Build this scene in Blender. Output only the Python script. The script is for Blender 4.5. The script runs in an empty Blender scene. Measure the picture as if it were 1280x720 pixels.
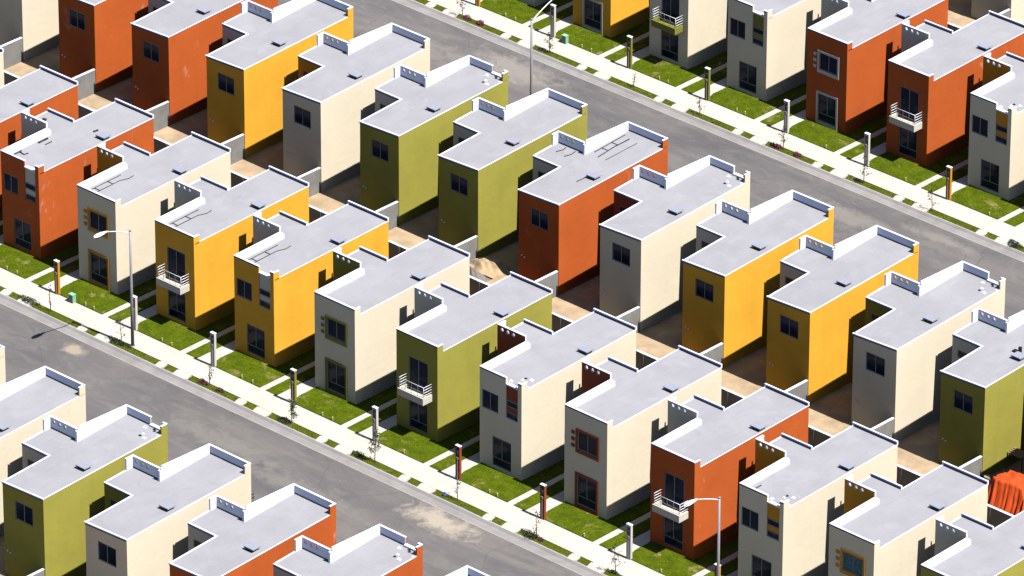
import bpy, math, random
import numpy as np
from mathutils import Vector, Matrix
random.seed(7)
SC = bpy.context.scene
COL = SC.collection
P = 6.0            # lot width
W = 2.97           # width of the tall body
L = 8.76           # depth of a house
F, M = 3.45, 5.5   # the side wing runs from F to M behind the facade
WX = -2.0          # outer edge of the side wing

# ------------------------------------------------------------------ materials
KA = .29           # scales every base colour well down, so bounce light stays weak and shade deep
def new_mat(name):
    m = bpy.data.materials.new(name); m.use_nodes = True
    nt = m.node_tree
    b = nt.nodes['Principled BSDF']
    return m, nt, b
def N(nt, t, **kw):
    n = nt.nodes.new(t)
    for k, v in kw.items(): setattr(n, k, v)
    return n
def noise(nt, vec, scale, detail=4, rough=.55, dist=0.):
    n = N(nt, 'ShaderNodeTexNoise'); n.inputs['Scale'].default_value = scale
    n.inputs['Detail'].default_value = detail; n.inputs['Roughness'].default_value = rough
    n.inputs['Distortion'].default_value = dist
    nt.links.new(vec, n.inputs['Vector']); return n.outputs['Fac']
def mapr(nt, v, a, b, c, d):
    n = N(nt, 'ShaderNodeMapRange'); nt.links.new(v, n.inputs[0])
    for i, x in enumerate((a, b, c, d)): n.inputs[i+1].default_value = x
    return n.outputs[0]
def mix(nt, f, a, b, mode='MIX'):
    n = N(nt, 'ShaderNodeMix', data_type='RGBA', blend_type=mode)
    if isinstance(f, (int, float)): n.inputs[0].default_value = f
    else: nt.links.new(f, n.inputs[0])
    for i, x in ((6, a), (7, b)):
        if isinstance(x, tuple): n.inputs[i].default_value = (x[0]*KA, x[1]*KA, x[2]*KA, 1)
        else: nt.links.new(x, n.inputs[i])
    return n.outputs[2]
def math_(nt, op, a, b=None):
    n = N(nt, 'ShaderNodeMath', operation=op)
    for i, x in enumerate((a, b)):
        if x is None: continue
        if isinstance(x, (int, float)): n.inputs[i].default_value = x
        else: nt.links.new(x, n.inputs[i])
    return n.outputs[0]
def pos(nt, sx=1, sy=1, sz=1):
    g = N(nt, 'ShaderNodeNewGeometry')
    mp = N(nt, 'ShaderNodeMapping'); mp.inputs['Scale'].default_value = (sx, sy, sz)
    nt.links.new(g.outputs['Position'], mp.inputs['Vector'])
    return mp.outputs[0]
def bump(nt, b, h, strength, dist):
    n = N(nt, 'ShaderNodeBump'); n.inputs['Strength'].default_value = strength; n.inputs['Distance'].default_value = dist
    nt.links.new(h, n.inputs['Height']); nt.links.new(n.outputs[0], b.inputs['Normal'])
def scl(c, k): return tuple(x*k for x in c)

def stucco(name, c, var=.085, streak=.09, smear=0.0):
    m, nt, b = new_mat(name)
    v = pos(nt); big = noise(nt, v, .45, 5, .6)
    col = mix(nt, mapr(nt, big, .3, .7, 0, 1), scl(c, 1-var), scl(c, 1+var))
    st = noise(nt, pos(nt, 2.2, 2.2, .12), 1.2, 4, .6)          # rain streaks down the wall
    col = mix(nt, mapr(nt, st, .5, .75, 0, streak*2.2), col, scl(c, .72))
    if smear:                                                    # lime smears left by the plasterers
        sm = noise(nt, pos(nt, .5, .75, .45), 1.1, 6, .68, .45)
        col = mix(nt, mapr(nt, sm, .62, .74, 0, smear*.9), col, scl(c, 1.25) if c[0] < .5 else (.85, .8, .72))
    fine = noise(nt, v, 9, 3, .6)
    col = mix(nt, mapr(nt, fine, .35, .65, 0, .09), col, scl(c, .7))
    nt.links.new(col, b.inputs['Base Color'])
    b.inputs['Roughness'].default_value = .88
    b.inputs['Specular IOR Level'].default_value = .12
    hs = mix(nt, .75, noise(nt, v, 38, 3, .7), noise(nt, v, 2.4, 3, .5))
    bump(nt, b, hs, .5, .03)
    return m
WALL = {
 'orange': stucco('orange_stucco', (.60, .122, .020), smear=.35),
 'yellow': stucco('yellow_stucco', (.98, .505, .042)),
 'green':  stucco('green_stucco', (.405, .375, .064), smear=.25),
 'cream':  stucco('cream_stucco', (.92, .82, .63), var=.04, streak=.04),
}
ACC = {
 'red':    stucco('dark_red_stucco', (.36, .075, .03)),
 'yellow': stucco('ochre_stucco', (.74, .335, .022)),
 'green':  stucco('olive_stucco', (.27, .26, .045)),
 'cream':  stucco('pale_stucco', (.74, .70, .62), var=.04),
}
WHITE = stucco('white_paint', (1.02, 1.09, 1.36), var=.03, streak=.06)

def mat_roof():
    m, nt, b = new_mat('roof_membrane')
    v = pos(nt)
    c = (.38, .38, .418)
    col = mix(nt, mapr(nt, noise(nt, v, .5, 6, .62, .4), .35, .68, 0, 1), scl(c, .93), scl(c, 1.06))
    # stains
    s = noise(nt, v, 1.1, 6, .7, .8)
    col = mix(nt, mapr(nt, s, .56, .72, 0, .4), col, (.32, .30, .29))
    s3 = noise(nt, pos(nt, 3.5, .5, 1), 1.3, 5, .7, .5)
    col = mix(nt, mapr(nt, s3, .60, .72, 0, .35), col, (.30, .29, .30))
    s4 = noise(nt, v, .8, 3, .5, .3)
    col = mix(nt, mapr(nt, s4, .60, .63, 0, .22), col, (.47, .47, .50))
    s2 = noise(nt, pos(nt, 1, 1, 1), 6.5, 4, .7)
    col = mix(nt, mapr(nt, s2, .66, .74, 0, .6), col, (.17, .165, .165))
    # lap joints of the sheets: thin lines every metre
    sx = N(nt, 'ShaderNodeSeparateXYZ'); g = N(nt, 'ShaderNodeNewGeometry'); nt.links.new(g.outputs['Position'], sx.inputs[0])
    wob = mapr(nt, noise(nt, v, .8, 3), 0, 1, -.06, .06)
    t = math_(nt, 'FRACT', math_(nt, 'ADD', math_(nt, 'MULTIPLY', sx.outputs[0], .97), wob))
    line = math_(nt, 'LESS_THAN', math_(nt, 'ABSOLUTE', math_(nt, 'SUBTRACT', t, .5)), .014)
    gate = mapr(nt, noise(nt, v, .9, 3), .45, .62, 0, .42)
    col = mix(nt, math_(nt, 'MULTIPLY', line, gate), col, (.22, .22, .25))
    nt.links.new(col, b.inputs['Base Color'])
    b.inputs['Roughness'].default_value = .8; b.inputs['Specular IOR Level'].default_value = .2
    bump(nt, b, noise(nt, v, 5, 5, .6), .3, .02)
    return m
ROOF = mat_roof()

def flat(name, c, rough=.6, metal=0., var=.08, scale=6.):
    m, nt, b = new_mat(name)
    n = noise(nt, pos(nt), scale, 4, .6)
    nt.links.new(mix(nt, mapr(nt, n, .3, .7, 0, 1), scl(c, 1-var), scl(c, 1+var)), b.inputs['Base Color'])
    b.inputs['Roughness'].default_value = rough; b.inputs['Metallic'].default_value = metal
    b.inputs['Specular IOR Level'].default_value = .2
    return m
FRAME = flat('window_aluminium', (.21, .24, .29), .5, .1)
RAIL = flat('railing_white_metal', (1.1, 1.12, 1.2), .4, .2)
POLE = flat('galvanised_steel', (.36, .355, .39), .5, .1)
HEAD = flat('lamp_head_grey', (1.0, 1.05, 1.15), .4, .1)
DARK = flat('dark_plastic', (.012, .013, .016), .5)
METER = flat('meter_grey', (.10, .10, .11), .5)
CABLE = flat('black_cable', (.02, .02, .025), .6)
VENT = flat('vent_lid', (.36, .385, .47), .5, 0.)
MINT = flat('mint_green_cabinet', (.30, .62, .42), .5)
DOOR = flat('door_paint', (.10, .08, .07), .5)
FLASH_SHADE = flat('flashing_and_coping_shade', (.05, .062, .16), .7)  # roof flashing, and the painted shade line below the copings
TARP = flat('orange_tarpaulin', (.66, .075, .0), .8, 0, .2, 3.)
WOOD = flat('rough_timber', (.30, .21, .13), .85, 0, .25, 9.)
STAKE = flat('pale_stake', (.68, .62, .30), .7)
BARK = flat('sapling_bark', (.10, .07, .05), .9, 0, .3, 20)
LEAFD = flat('leaf_dark', (.035, .062, .022), .6, 0, .35, 14)
LEAFG = flat('leaf_grey_green', (.10, .12, .055), .6, 0, .35, 14)
FLOWER = flat('magenta_flower', (.35, .02, .12), .6, 0, .3, 20)
BLUE = flat('blue_plastic', (.10, .14, .42), .5)

def mat_glass():
    m, nt, b = new_mat('window_glass')
    n = noise(nt, pos(nt, 1.6, 1.6, 2.2), .9, 3, .5)
    nt.links.new(mix(nt, mapr(nt, n, .35, .65, 0, 1), (.004, .010, .032), (.016, .028, .060)), b.inputs['Base Color'])
    b.inputs['Roughness'].default_value = .12; b.inputs['Specular IOR Level'].default_value = .09
    bump(nt, b, noise(nt, pos(nt), 1.2, 2), .1, .02)
    return m
GLASS = mat_glass()
CURTAIN = flat('blue_curtain', (.06, .16, .20), .8, 0, .5, 5)

def mat_concrete(name, c, stain=(.45, .36, .25), amt=.5, scale=.7, joints=None, var=.06, rough=.85):
    m, nt, b = new_mat(name)
    v = pos(nt)
    col = mix(nt, mapr(nt, noise(nt, v, scale, 5, .6), .3, .7, 0, 1), scl(c, 1-var), scl(c, 1+var))
    s = noise(nt, v, scale*.6, 6, .65, .6)
    col = mix(nt, mapr(nt, s, .52, .75, 0, amt), col, stain)
    f = noise(nt, v, 14, 4, .65)
    col = mix(nt, mapr(nt, f, .6, .75, 0, .3), col, scl(c, .6))
    h = noise(nt, v, 20, 4, .6)
    if joints:
        sx = N(nt, 'ShaderNodeSeparateXYZ'); g = N(nt, 'ShaderNodeNewGeometry'); nt.links.new(g.outputs['Position'], sx.inputs[0])
        t = math_(nt, 'FRACT', math_(nt, 'MULTIPLY', sx.outputs[0], 1/joints))
        ln = math_(nt, 'LESS_THAN', t, .012)
        col = mix(nt, math_(nt, 'MULTIPLY', ln, .45), col, scl(c, .55))
    nt.links.new(col, b.inputs['Base Color']); b.inputs['Roughness'].default_value = rough
    b.inputs['Specular IOR Level'].default_value = .25
    bump(nt, b, h, .3, .01)
    return m
SIDEWALK = mat_concrete('sidewalk_concrete', (.64, .60, .545), (.58, .48, .39), .5, .5, joints=2.0)
PATH = mat_concrete('path_concrete', (.63, .60, .56), (.5, .42, .34), .4, .8)
KERB = mat_concrete('kerb_concrete', (.40, .385, .375), (.28, .27, .27), .8, .9, joints=3.0)
GUTTER = mat_concrete('gutter_concrete', (.315, .30, .30), (.24, .225, .22), .9, .9, var=.14)
YARD = mat_concrete('yard_ground', (.50, .37, .235), (.30, .215, .14), .75, .9, var=.24)
BLOCK = mat_concrete('block_render', (.27, .265, .25), (.19, .18, .17), .8, 1.8, var=.14)
EARTH = mat_concrete('bare_earth', (.42, .30, .18), (.30, .22, .14), .6, .8, var=.15)
SOIL = mat_concrete('lawn_soil', (.10, .13, .025), (.25, .2, .1), .2, .8)

def mat_road():
    m, nt, b = new_mat('asphalt')
    v = pos(nt)
    big = noise(nt, pos(nt, .22, .5, 1), .55, 6, .62, .5)
    col = mix(nt, mapr(nt, big, .3, .7, 0, 1), (.118, .112, .122), (.20, .186, .182))
    # pale dusty lanes swept along the street
    d = noise(nt, pos(nt, .09, .7, 1), .9, 6, .68, .6)
    col = mix(nt, mapr(nt, d, .50, .74, 0, .55), col, (.30, .27, .24))
    dk = noise(nt, pos(nt, .3, .6, 1), .5, 4, .5, .5)
    col = mix(nt, mapr(nt, dk, .54, .70, 0, .6), col, (.10, .096, .108))
    md = noise(nt, pos(nt, .5, .9, 1), 1.1, 6, .7, .8)
    col = mix(nt, mapr(nt, md, .48, .72, 0, .55), col, (.26, .245, .235))
    md2 = noise(nt, pos(nt, .8, 1.2, 1), 2.6, 5, .7, .4)
    col = mix(nt, mapr(nt, md2, .55, .75, 0, .4), col, (.115, .11, .115))
    cr = N(nt, 'ShaderNodeTexVoronoi', feature='DISTANCE_TO_EDGE'); cr.inputs['Scale'].default_value = .22
    wv = N(nt, 'ShaderNodeMix', data_type='VECTOR'); wv.inputs[0].default_value = .25
    ns = N(nt, 'ShaderNodeTexNoise'); ns.inputs['Scale'].default_value = .8; nt.links.new(v, ns.inputs['Vector'])
    nt.links.new(v, wv.inputs[4]); nt.links.new(ns.outputs['Color'], wv.inputs[5]); nt.links.new(wv.outputs[1], cr.inputs['Vector'])
    col = mix(nt, mapr(nt, cr.outputs['Distance'], 0, .006, .45, 0), col, (.07, .07, .075))
    sep = N(nt, 'ShaderNodeSeparateXYZ'); g = N(nt, 'ShaderNodeNewGeometry'); nt.links.new(g.outputs['Position'], sep.inputs[0])
    # spilled sand / cement dust lying on the asphalt: (x, y, half length, half width, strength, colour)
    wob = noise(nt, v, 1.3, 7, .68, .7)
    for (x, y, a, c, s, cc, ph) in ((44.6, -5.75, 2.7, 1.0, .8, (.58, .50, .41), 0), (17.5, -5.7, .95, .55, .7, (.56, .47, .35), 0),
                             (11.5, 35.2, 3.6, 1.5, .8, (.36, .33, .30), 0), (5.5, 33.6, 4, 1.3, .5, (.34, .31, .28), 0),
                             (37.0, 34.5, 4.2, .9, .6, (.33, .30, .27), 0), (43, 36.0, 3.0, .5, .55, (.36, .33, .30), 0),
                             (30.5, -7.4, 4.5, .9, .5, (.30, .28, .25), 0), (37.5, -8.3, 5.5, .8, .5, (.30, .28, .25), 0)):
        dx = math_(nt, 'DIVIDE', math_(nt, 'SUBTRACT', sep.outputs[0], x), a)
        dy = math_(nt, 'DIVIDE', math_(nt, 'SUBTRACT', sep.outputs[1], y), c)
        r = math_(nt, 'SQRT', math_(nt, 'ADD', math_(nt, 'MULTIPLY', dx, dx), math_(nt, 'MULTIPLY', dy, dy)))
        r = math_(nt, 'ADD', r, mapr(nt, wob, .2, .8, -.75, .75))
        col = mix(nt, mapr(nt, r, .35, 1.1, s, 0), col, cc)
    grit = noise(nt, v, 30, 3, .7)
    col = mix(nt, mapr(nt, grit, .3, .7, 0, .25), col, (.08, .08, .085))
    sp = noise(nt, v, 5.5, 2, .5)
    col = mix(nt, mapr(nt, sp, .76, .80, 0, .6), col, (.45, .42, .38))
    nt.links.new(col, b.inputs['Base Color']); b.inputs['Roughness'].default_value = .9
    b.inputs['Specular IOR Level'].default_value = .2
    bump(nt, b, grit, .4, .01)
    return m
ROAD = mat_road()

def mat_grass(name, a, b2, dry, amt):
    m, nt, b = new_mat(name)
    v = pos(nt)
    col = mix(nt, mapr(nt, noise(nt, v, 1.6, 5, .65), .3, .7, 0, 1), a, b2)
    d = noise(nt, v, .75, 6, .7, .6)
    col = mix(nt, mapr(nt, d, .57, .70, 0, amt), col, dry)
    nt.links.new(col, b.inputs['Base Color']); b.inputs['Roughness'].default_value = .85
    b.inputs['Specular IOR Level'].default_value = .03
    return m
GRASS = mat_grass('lawn_grass', (.062, .104, .003), (.135, .178, .006), (.42, .31, .14), .9)
VERGE = mat_grass('verge_grass', (.075, .115, .005), (.14, .155, .012), (.30, .24, .09), .7)

# ------------------------------------------------------------------ mesh builder
class MB:
    def __init__(s): s.v = []; s.f = []; s.m = []
    def poly(s, pts, m=0):
        i = len(s.v); s.v += [tuple(p) for p in pts]; s.f.append(tuple(range(i, i+len(pts)))); s.m.append(m)
    def hexa(s, b, t, m=0):
        i = len(s.v); s.v += [tuple(p) for p in b] + [tuple(p) for p in t]
        for q in ((3, 2, 1, 0), (4, 5, 6, 7), (0, 1, 5, 4), (1, 2, 6, 5), (2, 3, 7, 6), (3, 0, 4, 7)):
            s.f.append(tuple(i+k for k in q)); s.m.append(m)
    def box(s, x0, x1, y0, y1, z0, z1, m=0):
        fz = lambda z, x, y: z(x, y) if callable(z) else z
        c = ((x0, y0), (x1, y0), (x1, y1), (x0, y1))
        s.hexa([(x, y, fz(z0, x, y)) for x, y in c], [(x, y, fz(z1, x, y)) for x, y in c], m)
    def tube(s, path, rad, n=8, m=0, cap=True):
        rs = rad if isinstance(rad, (list, tuple)) else [rad]*len(path)
        path = [Vector(p) for p in path]; rings = []
        for k, p in enumerate(path):
            d = (path[min(k+1, len(path)-1)] - path[max(k-1, 0)]).normalized()
            a = d.cross(Vector((0, 0, 1)) if abs(d.z) < .9 else Vector((1, 0, 0))).normalized(); b = d.cross(a)
            i = len(s.v); rings.append(i)
            for j in range(n):
                t = 2*math.pi*j/n
                s.v.append(tuple(p + (a*math.cos(t) + b*math.sin(t))*rs[k]))
        for r0, r1 in zip(rings, rings[1:]):
            for j in range(n):
                s.f.append((r0+j, r0+(j+1) % n, r1+(j+1) % n, r1+j)); s.m.append(m)
        if cap:
            s.f.append(tuple(rings[0]+j for j in range(n))[::-1]); s.m.append(m)
            s.f.append(tuple(rings[-1]+j for j in range(n))); s.m.append(m)
    def leaf(s, p, size, m=0):
        a = Vector([random.gauss(0, 1) for _ in range(3)]).normalized()
        b = a.orthogonal().normalized()*size*.55; a = a*size
        p = Vector(p)
        s.poly((p-a*.5, p+b*.5, p+a*.5, p-b*.5), m)
    def mesh(s, name, mats, smooth=False, recalc=True):
        me = bpy.data.meshes.new(name); me.from_pydata(s.v, [], s.f)
        for x in mats: me.materials.append(x)
        me.polygons.foreach_set('material_index', s.m)
        if smooth: me.polygons.foreach_set('use_smooth', [True]*len(s.f))
        me.update()
        if recalc and len(s.f) < 20000:
            import bmesh
            bm = bmesh.new(); bm.from_mesh(me); bmesh.ops.recalc_face_normals(bm, faces=bm.faces); bm.to_mesh(me); bm.free()
        return me
def mesh_obj(name, me, parent=None, loc=(0, 0, 0), rz=0):
    o = bpy.data.objects.new(name, me); COL.objects.link(o); o.location = loc; o.rotation_euler = (0, 0, rz)
    if parent: o.parent = parent
    return o
def tag(o, label, cat, group=None):
    o['label'] = label; o['category'] = cat
    if group: o['group'] = group
    return o
def empty(name, loc, label, cat, group=None, rz=0):
    o = bpy.data.objects.new(name, None); COL.objects.link(o); o.location = loc; o.rotation_euler = (0, 0, rz); o.empty_display_size = .3
    return tag(o, label, cat, group)
def struct(name, me, kind='structure'):
    o = mesh_obj(name, me); o['kind'] = kind; return o
def copy_tree(src, loc, label, rz=None):
    r = src.copy(); COL.objects.link(r); r.location = loc; r['label'] = label
    if rz is not None: r.rotation_euler = (0, 0, rz)
    def rec(a, b):
        for ch in list(a.children):
            c = ch.copy(); COL.objects.link(c); c.parent = b; rec(ch, c)
    rec(src, r); return r

# ------------------------------------------------------------------ houses
# A house is modelled with its facade at d=0 looking to -y; kind 'rear' houses are the mirror image (facade to +y).
CACHE = {}
def cached(key, fn):
    if key not in CACHE: CACHE[key] = fn()
    return CACHE[key]
PROF = {1: dict(z0=5.32, z1=5.58, pf=5.76, tilt=0., scr=6.17), -1: dict(z0=5.88, z1=5.52, pf=6.36, tilt=.14, scr=6.36)}
def wall_holes(mb, s, x0, x1, d0, d1, z0, z1, holes, m=0):
    """a wall in the x-z plane between depths d0 and d1 with rectangular openings"""
    xs = sorted({x0, x1} | {h[0] for h in holes} | {h[1] for h in holes})
    zs = sorted({z0, z1} | {h[2] for h in holes} | {h[3] for h in holes})
    def inside(x, z): return any(h[0] < x < h[1] and h[2] < z < h[3] for h in holes)
    solid = {}
    for i in range(len(xs)-1):
        for k in range(len(zs)-1):
            solid[i, k] = not inside((xs[i]+xs[i+1])/2, (zs[k]+zs[k+1])/2)
    for (i, k), ok in solid.items():
        if not ok: continue
        a, b, c, e = xs[i], xs[i+1], zs[k], zs[k+1]
        mb.poly([(a, s*d0, c), (b, s*d0, c), (b, s*d0, e), (a, s*d0, e)], m)
        mb.poly([(a, s*d1, c), (b, s*d1, c), (b, s*d1, e), (a, s*d1, e)], m)
        if not solid.get((i-1, k), False): mb.poly([(a, s*d0, c), (a, s*d1, c), (a, s*d1, e), (a, s*d0, e)], m)
        if not solid.get((i+1, k), False): mb.poly([(b, s*d0, c), (b, s*d1, c), (b, s*d1, e), (b, s*d0, e)], m)
        if not solid.get((i, k-1), False): mb.poly([(a, s*d0, c), (b, s*d0, c), (b, s*d1, c), (a, s*d1, c)], m)
        if not solid.get((i, k+1), False): mb.poly([(a, s*d0, e), (b, s*d0, e), (b, s*d1, e), (a, s*d1, e)], m)
def sbox(mb, s, x0, x1, d0, d1, z0, z1, m=0):
    """box in facade coordinates (depth d), mirrored when s = -1"""
    f = lambda z: (lambda x, y: z(x, s*y)) if callable(z) else z
    ya, yb = sorted((s*d0, s*d1)); mb.box(x0, x1, ya, yb, f(z0), f(z1), m)

# openings: (x0, x1, z0, z1)
UP_BALC = (.90, 2.28, 2.62, 4.48); LOW = (.90, 2.24, .28, 2.0); UP_FR = (.93, 2.28, 3.50, 4.56)
UP_SLOT = (.16, 1.32, 3.42, 4.5); SLOT = (1.86, 2.70, 3.42, 5.30); REARW = (.88, 2.19, 3.6, 4.68)
def style_openings(style):
    return {'balcony': [UP_BALC, LOW], 'framed': [UP_FR, LOW], 'slot': [UP_SLOT, LOW, SLOT]}[style]

def me_wall(s, style):
    p = PROF[s]
    def fn():
        mb = MB(); zr = zroof(s)
        top = p['pf']-.03
        if style == 'slot':
            wall_holes(mb, s, 0, W, 0, .085, 0, top, [UP_SLOT, LOW, (SLOT[0], SLOT[1], SLOT[2], top)])
            sbox(mb, s, SLOT[0], SLOT[1], .075, .085, SLOT[2], p['z0']+.04)
        else:
            wall_holes(mb, s, 0, W, 0, .085, 0, top, style_openings(style))
        ze = lambda x, d: zr(x, d)-.03
        sbox(mb, s, W-.09, W, .085, L-.1, 0, lambda x, d: zr(x, d)-.008)            # long side wall
        sbox(mb, s, W-.09, W, .085, .42, p['z0']-.05, top)                           # parapet return
        sbox(mb, s, 0, .09, .085, F, 0, lambda x, d: top+.10*max(0, min(1, d/F))-.02)                            # near part, passage side
        sbox(mb, s, 0, .09, M, L-.1, 0, ze)
        # rear wall, sloped top handled by the trim
        zt = min(zr(0, L), zr(W, L))-.04
        wall_holes(mb, s, 0, W, L-.1, L, 0, zt, [REARW])
        sbox(mb, s, 0, W, L-.1, L, zt, ze)
        return mb
    return fn
def zroof(s):
    p = PROF[s]
    def z(x, d):
        t = max(0, min(1, d/L))
        return p['z0']*(1-t) + p['z1']*t - p['tilt']*(1-min(1, max(0, x/W)))*t
    return z
def me_wing(s):
    zr = zroof(s); mb = MB()
    # rear wall of the wing with its small high window, outer wall, front wall with the entrance door
    wall_holes(mb, s, WX, 0, M-.1, M, 0, zr(WX, M)-.06, [(-1.62, -.80, 4.35, 4.80), (-1.5, -.7, .1, 2.1)])
    sbox(mb, s, WX, 0, M-.1, M, zr(WX, M)-.06, lambda x, d: zr(x, d)-.03)
    sbox(mb, s, WX, WX+.09, F+.1, M-.1, 0, lambda x, d: zr(x, d)-.03)
    wall_holes(mb, s, WX, 0, F, F+.1, 0, 5.30, [(-1.25, -.35, .05, 2.15)])
    return mb
def me_screen(s, acc):
    """the raised front wall of the wing with its row of three round holes; accent colour outside, white behind"""
    p = PROF[s]; mb = MB(); z0, z1 = 5.30, p['scr']-.04; zc = p['scr']-.245
    xs = [(-1.67, .1), (-1.25, .1), (-.85, .1)]
    edges = [WX]
    for x, r in xs: edges += [x-.16, x+.16]
    edges += [0]
    za, zb = zc-.16, zc+.16
    for d, mi in ((F, 0), (F+.10, 1)):
        for i in range(len(edges)-1):
            a, b = edges[i], edges[i+1]
            if i % 2 == 0:
                mb.poly([(a, s*d, z0), (b, s*d, z0), (b, s*d, z1), (a, s*d, z1)], mi)
            else:
                mb.poly([(a, s*d, z0), (b, s*d, z0), (b, s*d, za), (a, s*d, za)], mi)
                mb.poly([(a, s*d, zb), (b, s*d, zb), (b, s*d, z1), (a, s*d, z1)], mi)
                n = 16
                for k in range(n):
                    def pt(j, inner):
                        t = 2*math.pi*j/n + math.pi/4; c, sn = math.cos(t), math.sin(t)
                        if inner: return ((a+b)/2+.112*c, s*d, zc+.112*sn)
                        q = .16/max(abs(c), abs(sn)); return ((a+b)/2+q*c, s*d, zc+q*sn)
                    mb.poly([pt(k, 0), pt(k+1, 0), pt(k+1, 1), pt(k, 1)], mi)
                    if mi:
                        i0, i1 = pt(k, 1), pt(k+1, 1)
                        mb.poly([i0, i1, (i1[0], s*F, i1[2]), (i0[0], s*F, i0[2])], 1)
    e = s*(F+.10)
    mb.poly([(WX, s*F, z0), (WX, e, z0), (WX, e, z1), (WX, s*F, z1)], 1)
    mb.poly([(0, s*F, z0), (0, e, z0), (0, e, z1), (0, s*F, z1)], 1)
    sbox(mb, s, WX-.012, .012, F-.012, F+.112, z1, z1+.035, 1)                            # coping
    zr = zroof(s)
    sbox(mb, s, WX, WX+.10, F+.10, F+.55, lambda x, d: zr(x, d)-.2, z1-.02, 1)       # short return
    sbox(mb, s, WX-.012, WX+.112, F+.112, F+.56, z1-.02, z1+.03, 1)
    return mb.mesh('screen_wall', [ACC[acc], WHITE], recalc=False)
def me_parapet(s, style):
    p = PROF[s]; zr = zroof(s); mb = MB(); T = p['pf']
    lo = lambda x, d: zr(x, d)-.05
    segs = [(0, W)] if style != 'slot' else [(0, SLOT[0]), (SLOT[1], W)]
    for a, b in segs:
        sbox(mb, s, max(a, .1), min(b, W-.1), .085, .105, lo, T-.03)
        sbox(mb, s, a-.012 if a == 0 else a, b+.012 if b == W else b, -.008, .11, T-.03, T+.008)
    if style == 'slot':
        sbox(mb, s, SLOT[0], SLOT[1], -.012, .2, p['z0']+.02, p['z0']+.10)
    # left parapet of the front part, rising a little towards the wing
    top = lambda x, d: T + .10*max(0, min(1, d/F)) - .03
    sbox(mb, s, .09, .15, .105, F+.10, lo, top)
    top2 = lambda x, d: top(x, d)+.035
    sbox(mb, s, -.008, .15, .11, F-.015, lambda x, d: top(x, d)-.02, top2)
    sbox(mb, s, .02, .15, F+.10, F+.22, lo, lambda x, d: T-.06)
    sbox(mb, s, W-.09, W+.008, .11, .43, T-.035, T+.004)                            # right return coping
    # edge trims
    sbox(mb, s, W-(.03 if s == 1 else .04), W+.004, .44, L-.06, lambda x, d: zr(x, d)-.02, lambda x, d: zr(x, d)+(.005 if s == 1 else .012))
    sbox(mb, s, -.01 if s == 1 else -.03, .04, M+.04, L-.07, lambda x, d: zr(x, d)-.03, lambda x, d: zr(x, d)+(.012 if s == 1 else .03))
    sbox(mb, s, WX-.012, WX+.08, F+.56, M-.12, lambda x, d: zr(x, d)-.03, lambda x, d: zr(x, d)+.03)
    up = .19 if s == 1 else .035
    sbox(mb, s, -.03 if s == 1 else -.08, W+.012, L-.06, L+.03, lambda x, d: zr(x, min(d, L))-.03, lambda x, d: zr(x, min(d, L))+up)
    sbox(mb, s, WX, .06, M-.06, M+.03, lambda x, d: zr(max(x, -2), M)-.03, lambda x, d: zr(max(x, -2), M)+up)
    return mb.mesh('parapet', [WHITE])
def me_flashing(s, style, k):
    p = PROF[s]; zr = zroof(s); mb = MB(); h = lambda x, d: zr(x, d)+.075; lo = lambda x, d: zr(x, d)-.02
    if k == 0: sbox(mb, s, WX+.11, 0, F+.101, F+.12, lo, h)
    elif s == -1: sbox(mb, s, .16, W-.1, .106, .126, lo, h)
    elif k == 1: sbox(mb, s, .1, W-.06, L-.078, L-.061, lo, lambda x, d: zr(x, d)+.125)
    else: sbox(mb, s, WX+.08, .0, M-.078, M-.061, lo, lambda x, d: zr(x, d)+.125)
    return mb.mesh('flashing', [FLASH_SHADE])
def me_coping_shade(s, style, k):  # thin dark strip that paints in the shade under each white coping
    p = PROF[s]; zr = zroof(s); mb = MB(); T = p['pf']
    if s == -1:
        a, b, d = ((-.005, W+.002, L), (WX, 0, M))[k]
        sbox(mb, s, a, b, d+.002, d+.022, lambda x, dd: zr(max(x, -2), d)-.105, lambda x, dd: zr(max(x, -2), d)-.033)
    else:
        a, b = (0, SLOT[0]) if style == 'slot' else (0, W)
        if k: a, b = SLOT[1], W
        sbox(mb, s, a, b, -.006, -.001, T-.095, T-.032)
    return mb.mesh('coping_shade', [FLASH_SHADE])
def me_taps(s, q):
    mb = MB()
    for x, z in (((.27, 1.52), (.46, 1.46))[q],): sbox(mb, s, x-.03, x+.03, L+.001, L+.06, z-.035, z+.035)
    return mb.mesh('tap', [WHITE])
def me_roof(s):
    zr = zroof(s); mb = MB()
    nx, nd = 4, 10; A0 = .06; A1 = W-.10
    for i in range(nx):
        for k in range(nd):
            x0, x1 = A0+A1*i/nx, A0+A1*(i+1)/nx; d0, d1 = .1+(L-.2)*k/nd, .1+(L-.2)*(k+1)/nd
            j = lambda x, d: zr(x, d)+.006*math.sin(x*3.1+d*1.7)
            mb.poly([(x0, s*d0, j(x0, d0)), (x1, s*d0, j(x1, d0)), (x1, s*d1, j(x1, d1)), (x0, s*d1, j(x0, d1))])
    z4 = lambda x, d: zr(x, d)+.004
    mb.poly([(WX+.05, s*(F+.05), z4(WX, F)), (.12, s*(F+.05), z4(.12, F)), (.12, s*(M-.05), z4(.12, M)), (WX+.05, s*(M-.05), z4(WX, M))])
    return mb.mesh('roof', [ROOF])
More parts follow.
